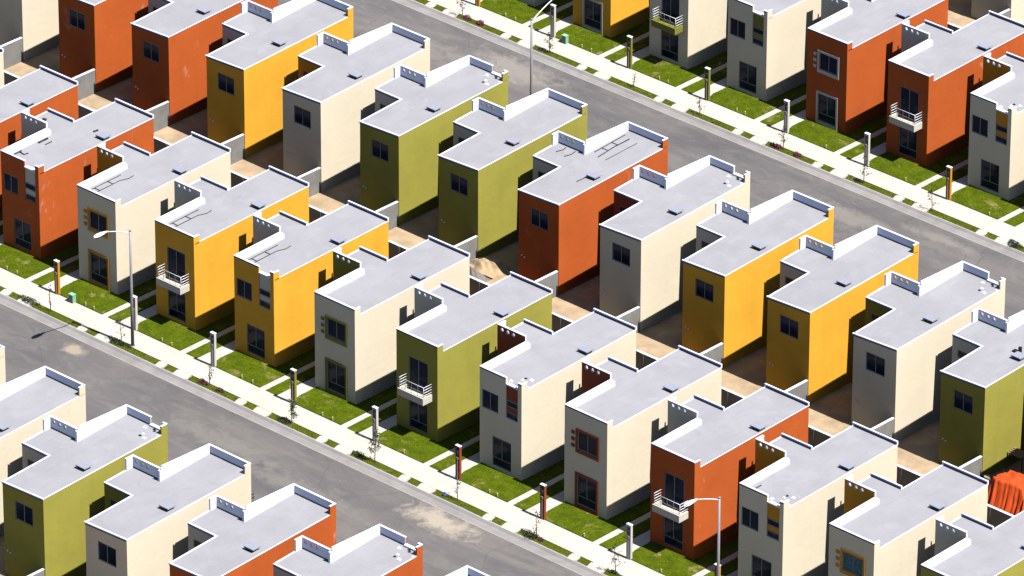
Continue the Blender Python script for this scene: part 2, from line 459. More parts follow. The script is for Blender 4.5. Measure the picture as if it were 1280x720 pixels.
def me_frame(s, r, d, low=False, door=False, mull=True):
    x0, x1, z0, z1 = r; mb = MB(); t = .055
    a, b = d, d+.05
    sbox(mb, s, x0, x0+t, a, b, z0, z1); sbox(mb, s, x1-t, x1, a, b, z0, z1)
    sbox(mb, s, x0+t, x1-t, a, b, z1-t, z1); sbox(mb, s, x0+t, x1-t, a, b, z0, z0+t)
    xm = (x0+x1)/2
    zl = z0+t
    if low:
        zl = z0+.52; sbox(mb, s, x0+t, x1-t, a, b, zl-.05, zl)
    if mull: sbox(mb, s, xm-.025, xm+.025, a-.01, b, zl, z1-t)
    return mb.mesh('frame', [FRAME])
def me_pane(s, r, d, mat):
    mb = MB(); x0, x1, z0, z1 = r
    sbox(mb, s, x0+.01, x1-.01, d, d+.012, z0+.01, z1-.01)
    return mb.mesh('pane', [mat])
def me_surround(s, r, up):
    """coloured plaster band proud of the wall round a window, with three studs beside the upper one"""
    x0, x1, z0, z1 = r; mb = MB(); d = -.05
    w = .13
    sbox(mb, s, x0-w, x0, d, .003, z0-.2 if up else .02, z1+w); sbox(mb, s, x1, x1+w, d, .003, z0-.2 if up else .02, z1+w)
    sbox(mb, s, x0, x1, d, .003, z1, z1+w); sbox(mb, s, x0, x1, d, .003, z0-.2 if up else .02, z0)
    if up:
        for k in range(3):
            zc = z0+.12+k*.38
            sbox(mb, s, x0-w-.30, x0-w-.09, -.045, .003, zc-.09, zc+.09)
    return mb
def me_balcony(s):
    mb = MB(); x0, x1 = .76, 2.60
    sbox(mb, s, x0, x1, -.72, -.002, 2.40, 2.56)
    sbox(mb, s, x0, x1, -.72, -.60, 2.56, 2.80); sbox(mb, s, x1-.10, x1, -.60, -.002, 2.56, 2.80); sbox(mb, s, x0, x0+.10, -.60, -.002, 2.56, 2.80)
    return mb
def me_rail(s):
    mb = MB(); x0, x1 = .80, 2.56
    for k in range(4):
        z = 2.93+.16*k
        for x in (x0, x1): mb.tube([(x, s*-.62, z), (x, s*-.01, z)], .015, 6)
        if k in (1, 3): mb.tube([(x0, s*-.62, z), (x1, s*-.62, z)], .011, 6)
    for x in (x0, x1): mb.tube([(x, s*-.62, 2.8), (x, s*-.62, 3.42)], .014, 6)
    for x in (x0+.44, x0+.88, x0+1.32): mb.tube([(x, s*-.62, 2.8), (x, s*-.62, 3.4)], .010, 6)
    return mb.mesh('railing', [RAIL], smooth=True)
def me_vent(s):
    zr = zroof(s); mb = MB(); x = 2.60 if s == 1 else 2.32; d = 5.28; z = zr(x, d)
    sbox(mb, s, x-.24, x+.24, d-.2, d+.2, z-.02, z+.11, 1)
    sbox(mb, s, x-.33, x+.33, d-.28, d+.28, z+.15, z+.205, 0)
    for a in (-.22, .2):
        for c in (-.22, .2): sbox(mb, s, x+a, x+a+.03, d+c, d+c+.03, z-.01, z+.13, 1)
    return mb.mesh('roof_vent', [VENT, DARK])
def me_spout(s):
    zr = zroof(s); mb = MB()
    mb.tube([(WX+.3, s*(M-.25), 4.45), (WX-.32, s*(M-.25), 4.40)], .045, 7) if False else None
    y = s*(F+1.02); mb.tube([(WX+.1, y, 5.46), (WX-.15, y, 5.44)], .055, 8)
    return mb.mesh('rain_spout', [DARK])
def me_cables(s, kind, seed):
    rnd = random.Random(seed); zr = zroof(s); mb = MB()
    def line(pts, r): mb.tube([(x, s*d, zr(x, d)+.03) for x, d in pts], r, 5)
    if kind == 'pipes':
        line([(.42, .45), (.42, 2.9)], .018); line([(.85, .7), (.85, 2.4), (1.05, 2.9), (1.0, 3.3)], .018)
        line([(.42, .9), (.85, .9)], .018); line([(.42, 1.9), (.85, 1.9)], .018)
    elif kind == 'black':
        line([(.33, .4), (.33, 1.25)], .04); line([(.33, 1.1), (.75, 1.05), (.8, 1.3)], .035)
        line([(.36, 2.5), (.36, 3.2)], .06); line([(.8, 2.6), (.8, 3.1)], .03)
        line([(-1.5, 4.6), (-1.3, 4.7)], .07); line([(-1.3, 4.0), (-1.25, 4.6)], .035); line([(1.7, 5.4), (1.75, 5.7)], .06)
    elif kind == 'long':
        line([(.35, .6), (.35, 1.7), (.36, 3.1)], .02); line([(.85, .8), (.8, 2.0), (.9, 3.4)], .026)
        line([(.35, 1.7), (.82, 1.7)], .018); line([(.35, 2.5), (.85, 2.5)], .018); line([(1.5, .9), (1.45, 3.4)], .014)
        line([(-.5, 3.7), (-.45, 4.1), (-.6, 4.5)], .022); line([(-1.2, 3.7), (-1.15, 4.0), (-1.3, 4.4)], .022)
        line([(2.0, 5.2), (1.9, 6.2)], .02)
    elif kind == 'one':
        line([(.5, .6), (.5, 1.1)], .03)
    return mb.mesh('roof_cable', [CABLE], smooth=True)
def me_rubbish(s, seed):
    rnd = random.Random(seed); zr = zroof(s); mb = MB()
    x, d = 2.15+rnd.gauss(0, .3), .8+rnd.gauss(0, .3); z = zr(x, d)+.01; w = rnd.uniform(.05, .12)
    mb.hexa([(x-w, s*d-w, z), (x+w, s*d-w*.6, z), (x+w*.7, s*d+w, z), (x-w, s*d+w*.8, z)],
            [(x-w*.5, s*d-w*.4, z+w*.6), (x+w*.5, s*d-w*.3, z+w*.7), (x+w*.4, s*d+w*.4, z+w*.5), (x-w*.4, s*d+w*.4, z+w*.8)])
    return mb.mesh('scrap', [DARK if seed % 3 == 0 else WHITE])
def me_tube_stub(s):
    zr = zroof(s); mb = MB(); x, d = 1.95, 4.75; z = zr(x, d)
    mb.tube([(x, s*d, z-.02), (x, s*d, z+.3)], .10, 12); mb.box(x-.36, x-.0, s*d-.22, s*d+.02, z, z+.08)
    return mb.mesh('roof_pipe', [DARK])

def build_house(x0, y0, s, color, acc, style, label, group, extras=()):
    h = empty('house', (x0, y0, 0), label, 'house', group)
    def part(name, key, fn, parent=None):
        return mesh_obj(name, cached(key, fn), parent or h)
    wmat = WALL[color]; amat = ACC[acc]
    part('wall', ('wall', s, style, color), lambda: me_wall(s, style)().mesh('wall', [wmat], recalc=False))
    part('side_wing', ('wing', s, acc), lambda: me_wing(s).mesh('side_wing', [amat], recalc=False))
    part('screen_wall', ('scr', s, acc), lambda: me_screen(s, acc))
    part('roof', ('roof', s), lambda: me_roof(s))
    part('parapet', ('par', s, style), lambda: me_parapet(s, style))
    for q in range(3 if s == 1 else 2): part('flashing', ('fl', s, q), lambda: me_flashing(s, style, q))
    for q in ((0, 1) if s == -1 or style == 'slot' else (0,)): part('coping_shade', ('dr', s, style, q), lambda: me_coping_shade(s, style, q))
    if s == -1:
        for q in (0, 1): part('tap', ('tap', s, q), lambda: me_taps(s, q))
    part('roof_vent', ('vent', s), lambda: me_vent(s))
    if s == 1: part('rain_spout', ('spout', s), lambda: me_spout(s))
    def window(key, r, d, low=False, glass=GLASS, mull=True):
        f = part('window', ('fr', s, key), lambda: me_frame(s, r, d, low, mull=mull))
        part('pane', ('pn', s, key, glass.name), lambda: me_pane(s, r, d+.02, glass), f)
    # facade
    up = {'balcony': UP_BALC, 'framed': UP_FR, 'slot': UP_SLOT}[style]
    window('up_'+style, up, .03, glass=CURTAIN if 'curtain' in extras else GLASS)
    window('low', LOW, .03, low=True)
    if style == 'slot':
        pm = ACC[acc]
        part('slot_panel', ('slot', s, acc), lambda: (lambda mb: (sbox(mb, s, SLOT[0], SLOT[1], .045, .074, 4.48, PROF[s]['z0']+.02),
             sbox(mb, s, SLOT[0], SLOT[1], .045, .074, 3.80, 4.10), mb)[-1])(MB()).mesh('slot_panel', [pm]))
        for nm, za, zb in (('sa', 4.10, 4.48), ('sb', 3.42, 3.80)):
            window(nm, (SLOT[0], SLOT[1], za, zb), .03, mull=False)
    if style == 'framed':
        part('window_surround', ('sur', s, acc, 1), lambda: me_surround(s, UP_FR, True).mesh('window_surround', [amat]))
        part('window_surround', ('sur', s, acc, 0), lambda: me_surround(s, LOW, False).mesh('window_surround', [amat]))
    if style == 'balcony':
        b = part('balcony', ('bal', s, acc), lambda: me_balcony(s).mesh('balcony', [amat]))
        part('railing', ('rail', s), lambda: me_rail(s), b)
    # rear and wing openings
    window('rear', (REARW[0], REARW[1], REARW[2], REARW[3]), L-.07)
    window('wing', (-1.62, -.80, 4.35, 4.80), M-.07, mull=False)
    part('door', ('door', s), lambda: (lambda mb: (sbox(mb, s, -1.25, -.35, F+.04, F+.08, .05, 2.15), mb)[-1])(MB()).mesh('door', [DOOR]))
    part('back_door', ('bdoor', s), lambda: (lambda mb: (sbox(mb, s, -1.5, -.7, M-.07, M-.04, .1, 2.1), mb)[-1])(MB()).mesh('back_door', [DOOR]))
    for e in extras:
        if e in ('pipes', 'black', 'long', 'one'): part('roof_cable', ('cab', s, e), lambda: me_cables(s, e, 3))
        if e == 'rubbish':
            for q in range(7): part('scrap', ('rub', s, q), lambda: me_rubbish(s, q))
        if e == 'stub': part('roof_pipe', ('stub', s), lambda: me_tube_stub(s))
    return h

YA, YB, YC, YD, YE = 0.0, 25.29, -16.23, 41.85, 67.28
XA, XB, XC, XD, XE = 0.0, -.713, 26.485, 27.9, 26.1
NEAR, BACK, LOWR, FAR, TOPR = ('row of houses facing the near street', 'row of houses backing onto the yards', 'row of houses at the bottom beside the near street',
                         'row of houses facing the far street', 'houses behind the far row')
ST = ('balcony', 'slot', 'framed')
A = {
 -1: ('cream', 'cream', (), 'cream house cut by the photo edge, beside an orange house at the near street'),
 0: ('orange', 'cream', (), 'orange house with only roof and side wall showing, before the slot-windowed orange one'),
 1: ('orange', 'cream', ('black',), 'orange house with grey slot panel and black cables strewn on its roof'),
 2: ('cream', 'yellow', ('pipes',), 'cream house with yellow window surrounds behind the street lamp with its head over it'),
 3: ('yellow', 'cream', ('pipes',), 'yellow house with a white balcony facing the near street'),
 4: ('yellow', 'cream', ('pipes',), 'yellow house with grey slot panel facing the near street'),
 5: ('cream', 'green', (), 'cream house with olive green window surrounds'),
 6: ('green', 'cream', (), 'green house with a white balcony above its lawn'),
 7: ('cream', 'red', ('rubbish',), 'cream house with dark red slot panel'),
 8: ('cream', 'red', (), 'cream house with dark red window surrounds'),
 9: ('orange', 'cream', (), 'orange house with a white balcony facing the near street'),
 10: ('cream', 'yellow', ('one', 'rubbish'), 'cream house with ochre slot panel behind the lower street lamp'),
 11: ('cream', 'yellow', ('curtain',), 'cream house with yellow surround round a blue curtained window'),
 12: ('green', 'cream', (), 'green house at the bottom corner showing mostly roof'),
}
for i, (c, a, ex, lb) in A.items():
    build_house(XA+P*i, YA, 1, c, a, ST[i % 3], lb, NEAR, ex)
B = {
 -2: ('cream', 'cream', (), 'cream house with blank back at the upper corner, above the orange pair'),
 -1: ('orange', 'cream', (), 'dark backed orange house next to the cream corner house'),
 0: ('orange', 'cream', (), 'orange house between its orange twin and a yellow house, back to the yards'),
 1: ('yellow', 'cream', (), 'yellow house between an orange and a cream house, back to the yards'),
 2: ('cream', 'yellow', (), 'cream house between a yellow and a green house, back to the yards'),
 3: ('green', 'cream', ('rubbish',), 'green house beside the cream one, first of the green pair'),
 4: ('green', 'cream', (), 'green house above the sand heap, second of the green pair'),
 5: ('orange', 'cream', ('long',), 'orange house with black cables across its roof and a sand heap beside it'),
 6: ('cream', 'red', ('rubbish',), 'cream house between an orange and a yellow house, back to the yards'),
 7: ('yellow', 'cream', (), 'yellow house next to the cream one, first of the yellow pair'),
 8: ('yellow', 'cream', (), 'yellow house against a cream neighbour, second of the yellow pair'),
 9: ('cream', 'green', ('rubbish',), 'cream house between a yellow and a green house, back to the yards'),
 10: ('green', 'cream', ('stub',), 'green house with black pipe on its roof, beside the orange tarpaulin'),
 11: ('cream', 'green', (), 'house past the orange tarpaulin, cut by the frame'),
}
BST = {0: 'slot', 1: 'framed', 2: 'balcony'}
for i, (c, a, ex, lb) in B.items():
    build_house(XB+P*i, YB, -1, c, a, BST[i % 3], lb, BACK, ex)
CC = {
 -1: ('cream', 'cream', (), 'cream house on the frame edge, only a corner of its front parapet showing'),
 0: ('cream', 'cream', (), 'cream house with large white-walled roof beside the near street, above the green one'),
 1: ('green', 'cream', ('rubbish',), 'green house in the bottom row with dark green back wall and window'),
 2: ('cream', 'green', (), 'cream house in the bottom row between the green and orange houses'),
 3: ('orange', 'cream', (), 'orange house with plain roof, next to the cream one in the bottom row'),
 4: ('orange', 'cream', ('rubbish',), 'orange house with rubbish on its roof at the bottom edge'),
 5: ('cream', 'cream', (), 'house whose white parapet corner alone peeks over the bottom edge'),
}
for i, (c, a, ex, lb) in CC.items():
    build_house(XC+P*i, YC, -1, c, a, {1: 'slot', 2: 'framed', 0: 'balcony'}[i % 3], lb, LOWR, ex)
D = {
 -4: ('cream', 'yellow', (), 'shaded foot of a cream house behind the street lamp arm at the top edge'),
 -3: ('yellow', 'cream', (), 'yellow house with white framed ground floor window across the far street'),
 -2: ('cream', 'green', (), 'cream house with an olive green balcony'),
 -1: ('cream', 'green', (), 'cream house with an olive green slot panel'),
 0: ('orange', 'cream', (), 'orange house with white window surrounds across the far street'),
 1: ('orange', 'cream', (), 'orange house with a white balcony across the far street'),
 2: ('cream', 'yellow', ('rubbish',), 'cream house with ochre slot panel across the far street'),
 3: ('yellow', 'cream', (), 'house at the upper right frame edge past the ochre slot panel'),
}
for i, (c, a, ex, lb) in D.items():
    build_house(XD+P*i, YD, 1, c, a, {0: 'framed', 1: 'balcony', 2: 'slot'}[i % 3], lb, FAR, ex)
for i, lb in ((-1, 'shaded back wall of a cream house behind the two far orange houses, past their yard'), (0, 'sunlit side of the cream house in the top corner behind the far row')):
    build_house(XE+P*i, YE, -1, 'cream', 'cream', 'framed', lb, TOPR)

# ------------------------------------------------------------------ ground
def sheet(mb, x0, x1, y0, y1, z, n=1, m=0):
    xs = np.linspace(x0, x1, n+1)
    for a, b in zip(xs, xs[1:]): mb.poly([(a, y0, z), (b, y0, z), (b, y1, z), (a, y1, z)], m)
mb = MB(); sheet(mb, -900, 1000, -900, 1000, -.16); struct('ground', mb.mesh('ground', [EARTH]))
X0, X1 = -40, 110
mb = MB()
for y0, y1 in ((YA-4.0, YB+4.0), (YD-4.0, YE+4.0), (YC-28, YC+4.0)):
    mb.box(X0, X1, y0, y1, -.15, -.008)
struct('yard_ground', mb.mesh('yard_ground', [YARD]))
mb = MB()
for y0, y1 in ((YC+4.6, YA-4.6), (YB+4.6, YD-4.6)): sheet(mb, X0, X1, y0-.6, y1+.6, -.11, 1)
struct('road', mb.mesh('road', [ROAD]))
def kerbline(yf, s):
    """yf: facade line, s=+1 when the street lies to -y"""
    mb = MB(); q = lambda d: yf - s*d
    for a in range(X0, X1, 3):
        b = a+3
        mb.poly([(a, q(4.74), -.104), (b, q(4.74), -.104), (b, q(4.30), -.10), (a, q(4.30), -.10)], 1)
        mb.poly([(a, q(4.80), -.109), (b, q(4.80), -.109), (b, q(4.74), -.098), (a, q(4.74), -.098)], 0)
        mb.poly([(a, q(4.30), -.10), (b, q(4.30), -.10), (b, q(4.16), .0), (a, q(4.16), .0)], 1)
        mb.poly([(a, q(4.16), .0), (b, q(4.16), .0), (b, q(4.0), .004), (a, q(4.0), .004)], 0)
    o = struct('kerb', mb.mesh('kerb', [KERB, GUTTER])); return o
def frontage(yf, s, xs, name_suffix=None):
    """sidewalk, verge strips, paths, lawns of the lots at xs"""
    q = lambda d: yf - s*d
    side, path, lawn, verge = MB(), MB(), MB(), MB()
    y = sorted((q(3.60), q(2.13)))
    side.box(X0, X1, y[0], y[1], -.02, .055)
    y = sorted((q(4.0), q(3.60)))
    sheet(side, X0, X1, y[0], y[1], .002)
    lots = []
    for x in xs:
        yy = lambda a, b: sorted((q(a), q(b)))
        y = yy(4.0, 3.602)
        y = yy(4.14, 3.602); ramp = lambda X, Y: .004+.044*max(0, min(1, (4.14-abs(Y-yf))/.54))
        side.box(x+4.04, x+4.48, y[0], y[1], -.02, ramp); side.box(x+5.38, x+6.31, y[0], y[1], -.02, ramp)
        # sidewalk-coloured paths: entry path beside the house and narrow wheel strip
        y0, y1 = yy(2.13, -3.45)
        path.box(x-.80, x+.10, y0, y1, -.02, .049); path.box(x-2.05, x-1.62, y0, y1, -.02, .049)
        y0, y1 = yy(2.13, .30)
        lots.append((x+.10, x+3.95, y0 if s > 0 else yf, yf if s > 0 else y1))
        # flared corner of the entry path
        path.poly([(x+.1, q(2.13), .046), (x+.60, q(2.13), .046), (x+.42, q(1.65), .046), (x+.1, q(1.2), .046)])
    return side, path, lots
frontA = frontage(YA, 1, [P*i for i in range(-3, 15)])
frontD = frontage(YD, 1, [XD+P*i for i in range(-7, 6)])
frontB = frontage(YB, -1, [XB+P*i for i in range(-4, 13)])
frontC = frontage(YC, -1, [XC+P*i for i in range(-3, 8)])
for fr in (frontA, frontB, frontC, frontD):
    struct('sidewalk', fr[0].mesh('sidewalk', [SIDEWALK])); struct('path', fr[1].mesh('path', [PATH]))
for yf, s in ((YA, 1), (YB, -1), (YC, -1), (YD, 1)): kerbline(yf, s)

# lawns: soil sheets with uneven edges, and blades over them
def blob(mb, x0, x1, y0, y1, z, jit=.016, step=.22, corner=None, sl=0.):
    pts = []
    def seg(a, b):
        n = max(2, int(math.dist(a, b)/step))
        for k in range(n):
            t = k/n; pts.append((a[0]+(b[0]-a[0])*t+random.uniform(-jit, jit), a[1]+(b[1]-a[1])*t+random.uniform(-jit, jit), z))
    c = [(x0+sl, y0), (x1, y0), (x1-sl, y1), (x0, y1)]
    if corner: c = [(x0, y0+corner*1.7), (x0+corner*.35, y0+corner*.7), (x0+corner, y0)] + c[1:]
    for a, b in zip(c, c[1:]+c[:1]): seg(a, b)
    mb.poly(pts)
    for a, b in zip(pts, pts[1:]+pts[:1]): mb.poly([(a[0], a[1], -.02), (b[0], b[1], -.02), b, a])
def in_patch(x, y, x0, x1, y0, y1, corner):
    if corner and (x-x0)/corner + (y-y0)/(corner*1.7) < .95: return False
    return True
def blades(patches, dens, hmin, hmax, mat_name, name, wid=.016):
    V = []; 
    rng = np.random.default_rng(3)
    for (x0, x1, y0, y1, z, corner) in patches:
        n = int((x1-x0)*(y1-y0)*dens)
        x = rng.uniform(x0-.015, x1+.015, n); y = rng.uniform(y0-.015, y1+.015, n)
        if corner:
            k = (x-x0)/corner + (y-y0)/(corner*1.7) > .95; x, y = x[k], y[k]; n = len(x)
        a = rng.uniform(0, 2*np.pi, n); h = rng.uniform(hmin, hmax, n); w = rng.uniform(.6, 1.3, n)*wid
        lx, ly = rng.normal(0, .35, n)*h, rng.normal(0, .35, n)*h
        p0 = np.stack([x-np.cos(a)*w, y-np.sin(a)*w, np.full(n, z)], 1); p1 = np.stack([x+np.cos(a)*w, y+np.sin(a)*w, np.full(n, z)], 1)
        p2 = np.stack([x+lx, y+ly, z+h], 1)
        V.append(np.stack([p0, p1, p2], 1).reshape(-1, 3))
    V = np.concatenate(V); n = len(V)//3
    me = bpy.data.meshes.new(name); me.vertices.add(len(V)); me.vertices.foreach_set('co', V.astype(np.float32).ravel())
    me.loops.add(3*n); me.loops.foreach_set('vertex_index', np.arange(3*n, dtype=np.int32))
    me.polygons.add(n); me.polygons.foreach_set('loop_start', np.arange(0, 3*n, 3, dtype=np.int32))
    me.update(calc_edges=True); me.materials.append(mat_name)
    return struct(name, me, 'stuff')
lawn, verge = MB(), MB(); pl, pv = [], []
for (yf, vis) in ((YA, range(-2, 14)), (YD, range(-6, 4))):
    xo = XA if yf == YA else XD
    for i in vis:
        x = xo+P*i
        blob(lawn, x+.12, x+3.93, yf-2.12, yf-.01, .095, corner=.45); pl.append((x+.12, x+3.93, yf-2.12, yf-.01, .092, .45))
        blob(lawn, x+4.40, x+5.18, yf-2.12, yf+3.3, .085); pl.append((x+4.40, x+5.18, yf-2.12, yf+3.3, .082, None))
        blob(lawn, x+3.0, x+3.93, yf+.02, yf+3.3, .085); pl.append((x+3.0, x+3.93, yf+.02, yf+3.3, .082, None))
        e = .12
        blob(verge, x+.35, x+4.0, yf-4.05, yf-3.60, .022, jit=.012, sl=e); pv.append((x+.41, x+3.94, yf-4.04, yf-3.61, .02, None))
        blob(verge, x+4.52, x+5.36, yf-4.05, yf-3.60, .022, jit=.012, sl=e); pv.append((x+4.6, x+5.3, yf-4.04, yf-3.61, .02, None))
for (yf, xo, vis) in ((YB, XB, range(-1, 11)), (YC, XC, range(-1, 6))):
    for i in vis:
        x = xo+P*i
        blob(lawn, x+.12, x+3.93, yf+.01, yf+2.12, .012); pl.append((x+.12, x+3.93, yf+.01, yf+2.12, .012, None))
        blob(verge, x+.35, x+4.0, yf+3.62, yf+4.02, .012); pv.append((x+.41, x+3.94, yf+3.62, yf+4.02, .012, None))
struct('lawn', lawn.mesh('lawn', [GRASS])); struct('verge', verge.mesh('verge', [VERGE]))
blades(pl, 420, .018, .045, GRASS, 'grass'); blades(pv, 600, .02, .055, VERGE, 'grass')

# ------------------------------------------------------------------ yard walls
def yard_wall(x, y0, y1, h, label):
    def fn():
        mb = MB(); ln = y1-y0
        mb.box(-.07, .07, 0, ln, 0, h, 0); mb.box(-.075, .075, 0, ln, h, h+.03, 1)
        n = max(1, int(ln/1.9))
        for k in range(n+1): mb.box(-.10, -.07, max(0, k*ln/n-.08), min(ln, k*ln/n+.08), 0, h, 0); 
        return mb.mesh('yard_wall', [BLOCK, WHITE])
    o = mesh_obj('yard_wall', cached(('yw', round(y1-y0, 2), h), fn), None, (x, y0, 0))
    return tag(o, label, 'wall', 'low grey block walls dividing the back yards')
names_B = {-2: 'cream corner house', -1: 'dark orange house', 0: 'orange twin house', 1: 'yellow house above the near yards', 2: 'cream house between yellow and green', 3: 'first green house',
           4: 'second green house', 5: 'cable-strewn orange house', 6: 'cream house beside the yellow pair', 7: 'first yellow of the pair', 8: 'second yellow of the pair', 9: 'cream house beside the green one', 10: 'pipe-roofed green house'}
for i, nm in names_B.items():
    yard_wall(XB+P*i+W-.07, 12.75, 16.49, 1.47, 'grey block wall running from the back of the '+nm)
for i in range(0, 3):
    yard_wall(XC+P*i+W-.07, YC-12.6, YC-L-.05, 1.47, ('grey block wall behind the green bottom row house', 'grey block wall behind the cream bottom row house', 'grey block wall behind the orange bottom row house')[i-1] if i else 'grey block wall behind the cream house in the lower corner')
for i in (-1, 0):
    yard_wall(XE+P*i+W-.07, 54.65, YE-L-.05, 1.47, 'low block wall behind the two far cream houses')
def long_wall(y, h, label):
    mb = MB(); mb.box(-22, 96, y-.07, y+.07, 0, h, 0); mb.box(-22, 96, y-.075, y+.075, h, h+.03, 1)
    for k in range(-7, 32): mb.box(k*3-.10, k*3+.10, y-.10, y-.07, 0, h, 0)
    return tag(mesh_obj('boundary_wall', mb.mesh('boundary_wall', [BLOCK, WHITE])), label, 'wall')
long_wall(12.65, 1.55, 'long low boundary wall with white top between the two rows of back yards')
long_wall(54.55, 1.5, 'long low boundary wall behind the far row of houses')
long_wall(YC-12.7, 1.5, 'long low boundary wall behind the bottom row of houses')

# ------------------------------------------------------------------ meter posts
def post_parts(acc):
    mb = MB(); mb.box(-.15, .15, -.075, .075, 0, 1.42); mb.box(-.15, .15, .0, .075, 1.42, 1.95)
    mb.box(-.15, -.105, -.075, .0, 1.42, 1.95); mb.box(.105, .15, -.075, .0, 1.42, 1.95); mb.box(-.15, .15, -.075, .075, 1.95, 2.05)
    body = mb.mesh('pillar', [ACC[acc]])
    mb = MB(); mb.box(-.165, .165, -.09, .09, 2.05, 2.085); cap = mb.mesh('cap', [WHITE])
    mb = MB(); mb.box(-.09, .09, -.06, -.002, 1.52, 1.86, 0); mb.tube([(0, -.06, 1.72), (0, -.10, 1.72)], .07, 12, 0)
    mb.tube([(0, -.09, .05), (0, -.09, 1.30)], .018, 6, 1); mb.box(-.06, .06, -.12, -.076, 1.28, 1.42, 1)
    met = mb.mesh('meter', [METER, POLE])
    return body, cap, met
POSTA = {2: 'yellow', 3: 'cream', 4: 'cream', 5: 'green', 6: 'cream', 7: 'red', 8: 'red', 9: 'cream', 10: 'yellow'}
POSTD = {-4: 'yellow', -3: 'cream', -2: 'green', -1: 'green', 0: 'cream', 1: 'cream', 2: 'yellow'}
LA = {-1: 'cream meter post outside the corner frame', 0: 'cream meter post before the plain orange house', 1: 'cream meter post before the slot-windowed orange house',
      2: 'ochre meter post beside the lawn with the mint green box', 3: 'white meter post standing right behind the street lamp pole', 4: 'white meter post before the yellow slot house',
      5: 'olive green meter post with a leafy bush at its foot', 6: 'white meter post before the green balcony house', 7: 'dark red meter post before the cream house with red slot panel',
      8: 'dark red meter post before the cream house with red window surrounds', 9: 'white meter post before the orange balcony house', 10: 'ochre meter post beside the lower street lamp',
      11: 'ochre meter post below the curtained window', 12: 'cream meter post below the bottom green house'}
LD = {-4: 'ochre meter post at the top edge beside the magenta flowers', -3: 'white meter post before the yellow house across the far street', -2: 'olive meter post before the green balcony',
      -1: 'olive meter post before the cream house with green slot panel', 0: 'white meter post before the far orange house with window surrounds', 1: 'white meter post before the far orange balcony house',
      2: 'ochre meter post on the far sidewalk before the ochre slot panel', 3: 'cream meter post past the ochre one across the far street'}
for (xo, yf, T, LB, dx) in ((XA, YA, POSTA, LA, .47), (XD, YD, POSTD, LD, .38)):
    for i, acc in T.items():
        e = empty('meter_post', (xo+P*i+dx, yf-2.10, 0), LB[i], 'post', 'painted meter posts along the sidewalks')
        b, c, m = cached(('post', acc), lambda: post_parts(acc))
        mesh_obj('pillar', b, e); mesh_obj('cap', c, e); mesh_obj('meter', m, e)
# low house number stones / hose taps at the sidewalk beside every entry
def stake_mesh():
    mb = MB(); mb.tube([(0, 0, 0), (0, 0, .24)], .028, 6); mb.tube([(0, 0, .24), (0, 0, .27)], .04, 6); return mb.mesh('stake', [STAKE])
k = 0
for (xo, yf, vis, what) in ((XA, YA, range(1, 11), LA), (XD, YD, range(-4, 3), LD)):
    for i in vis:
        for dx, w in ((2.55, 'outer'), (3.3, 'inner')):
            if random.random() < .2: continue
            o = mesh_obj('stake', cached('stake', stake_mesh), None, (xo+P*i+dx+random.uniform(-.1, .1), yf-2.05, .01))
            tag(o, 'thin pale stake on the lawn edge along the ' + ('near' if yf == YA else 'far') + ' street', 'stake', 'thin pale stakes on the lawn edges')
            o['label'] = o['label']; o['group'] = 'thin pale stakes on the lawn edges of the ' + ('near' if yf == YA else 'far') + ' street'

# ------------------------------------------------------------------ utility boxes
def util():
    mb = MB(); mb.box(-.16, .16, -.12, .12, 0, .52); mb.box(-.18, .18, -.14, .14, .52, .56); body = mb.mesh('cabinet', [MINT])
    mb = MB(); mb.box(-.12, .12, -.135, -.121, .06, .46); return body, mb.mesh('cabinet_door', [FRAME])
for (x, y, lb) in ((13.75, -2.22, 'small mint green utility box on the lawn of the near street'), (11.35, 39.62, 'small mint green utility box on the lawn across the far street')):
    e = empty('utility_box', (x, y, 0), lb, 'utility box', 'mint green utility boxes')
    b, d = cached('util', util); mesh_obj('cabinet', b, e); mesh_obj('cabinet_door', d, e)

# ------------------------------------------------------------------ street lamps
def lamp(x, y, s, label, hs=1.):
    e = empty('street_lamp', (x, y, 0), label, 'street lamp', 'street lamps')
    mb = MB(); mb.tube([(0, 0, 0), (0, 0, .12)], .15, 12); mb.tube([(0, 0, .1), (0, 0, 3.4), (0, 0, 7.0)], [.095, .08, .06], 12); mb.tube([(0, 0, 7.0), (0, 0, 7.06)], .075, 12)
    mesh_obj('pole', mb.mesh('pole', [POLE], smooth=True), e)
    mb = MB(); pts = [(0, s*0.0, 6.88)]
    for t in (.15, .35, .6, .8, 1.): pts.append((0, -s*1.75*t, 6.90+.72*(.75*t+.25*(1-(1-t)**2))))
    mb.tube(pts, [.032]*3+[.028]*3, 8); mesh_obj('arm', mb.mesh('arm', [HEAD], smooth=True), e)
    # cobra head: tapered shell with a lens below
    mb = MB(); path = [(0, -s*1.65, 7.62), (0, -s*1.85, 7.64), (0, -s*2.05, 7.65), (0, -s*2.35, 7.64), (0, -s*2.55, 7.62), (0, -s*2.66, 7.60)]
    mb.tube(path, [.05, .08, .125, .145, .11, .03], 12)
    for k, v in enumerate(mb.v): mb.v[k] = (v[0]*1.15, v[1], 7.62+(v[2]-7.62)*.62)
    h = mesh_obj('lamp_head', mb.mesh('lamp_head', [HEAD], smooth=True), e)
    e.scale = (1, 1, hs)
    mb = MB(); mb.tube([(0, -s*2.05, 7.56), (0, -s*2.5, 7.55)], .085, 10)
    mesh_obj('lens', mb.mesh('lens', [GLASS], smooth=True), h)
lamp(19.74, -3.51, 1, 'grey street lamp arching over the near street beside the cream house with yellow surrounds')
lamp(61.75, -3.51, 1, 'grey street lamp at the bottom, its head before the orange balcony house')
lamp(18.3, 29.3, -1, 'grey street lamp rising behind the two green houses at the far street', 1.07)

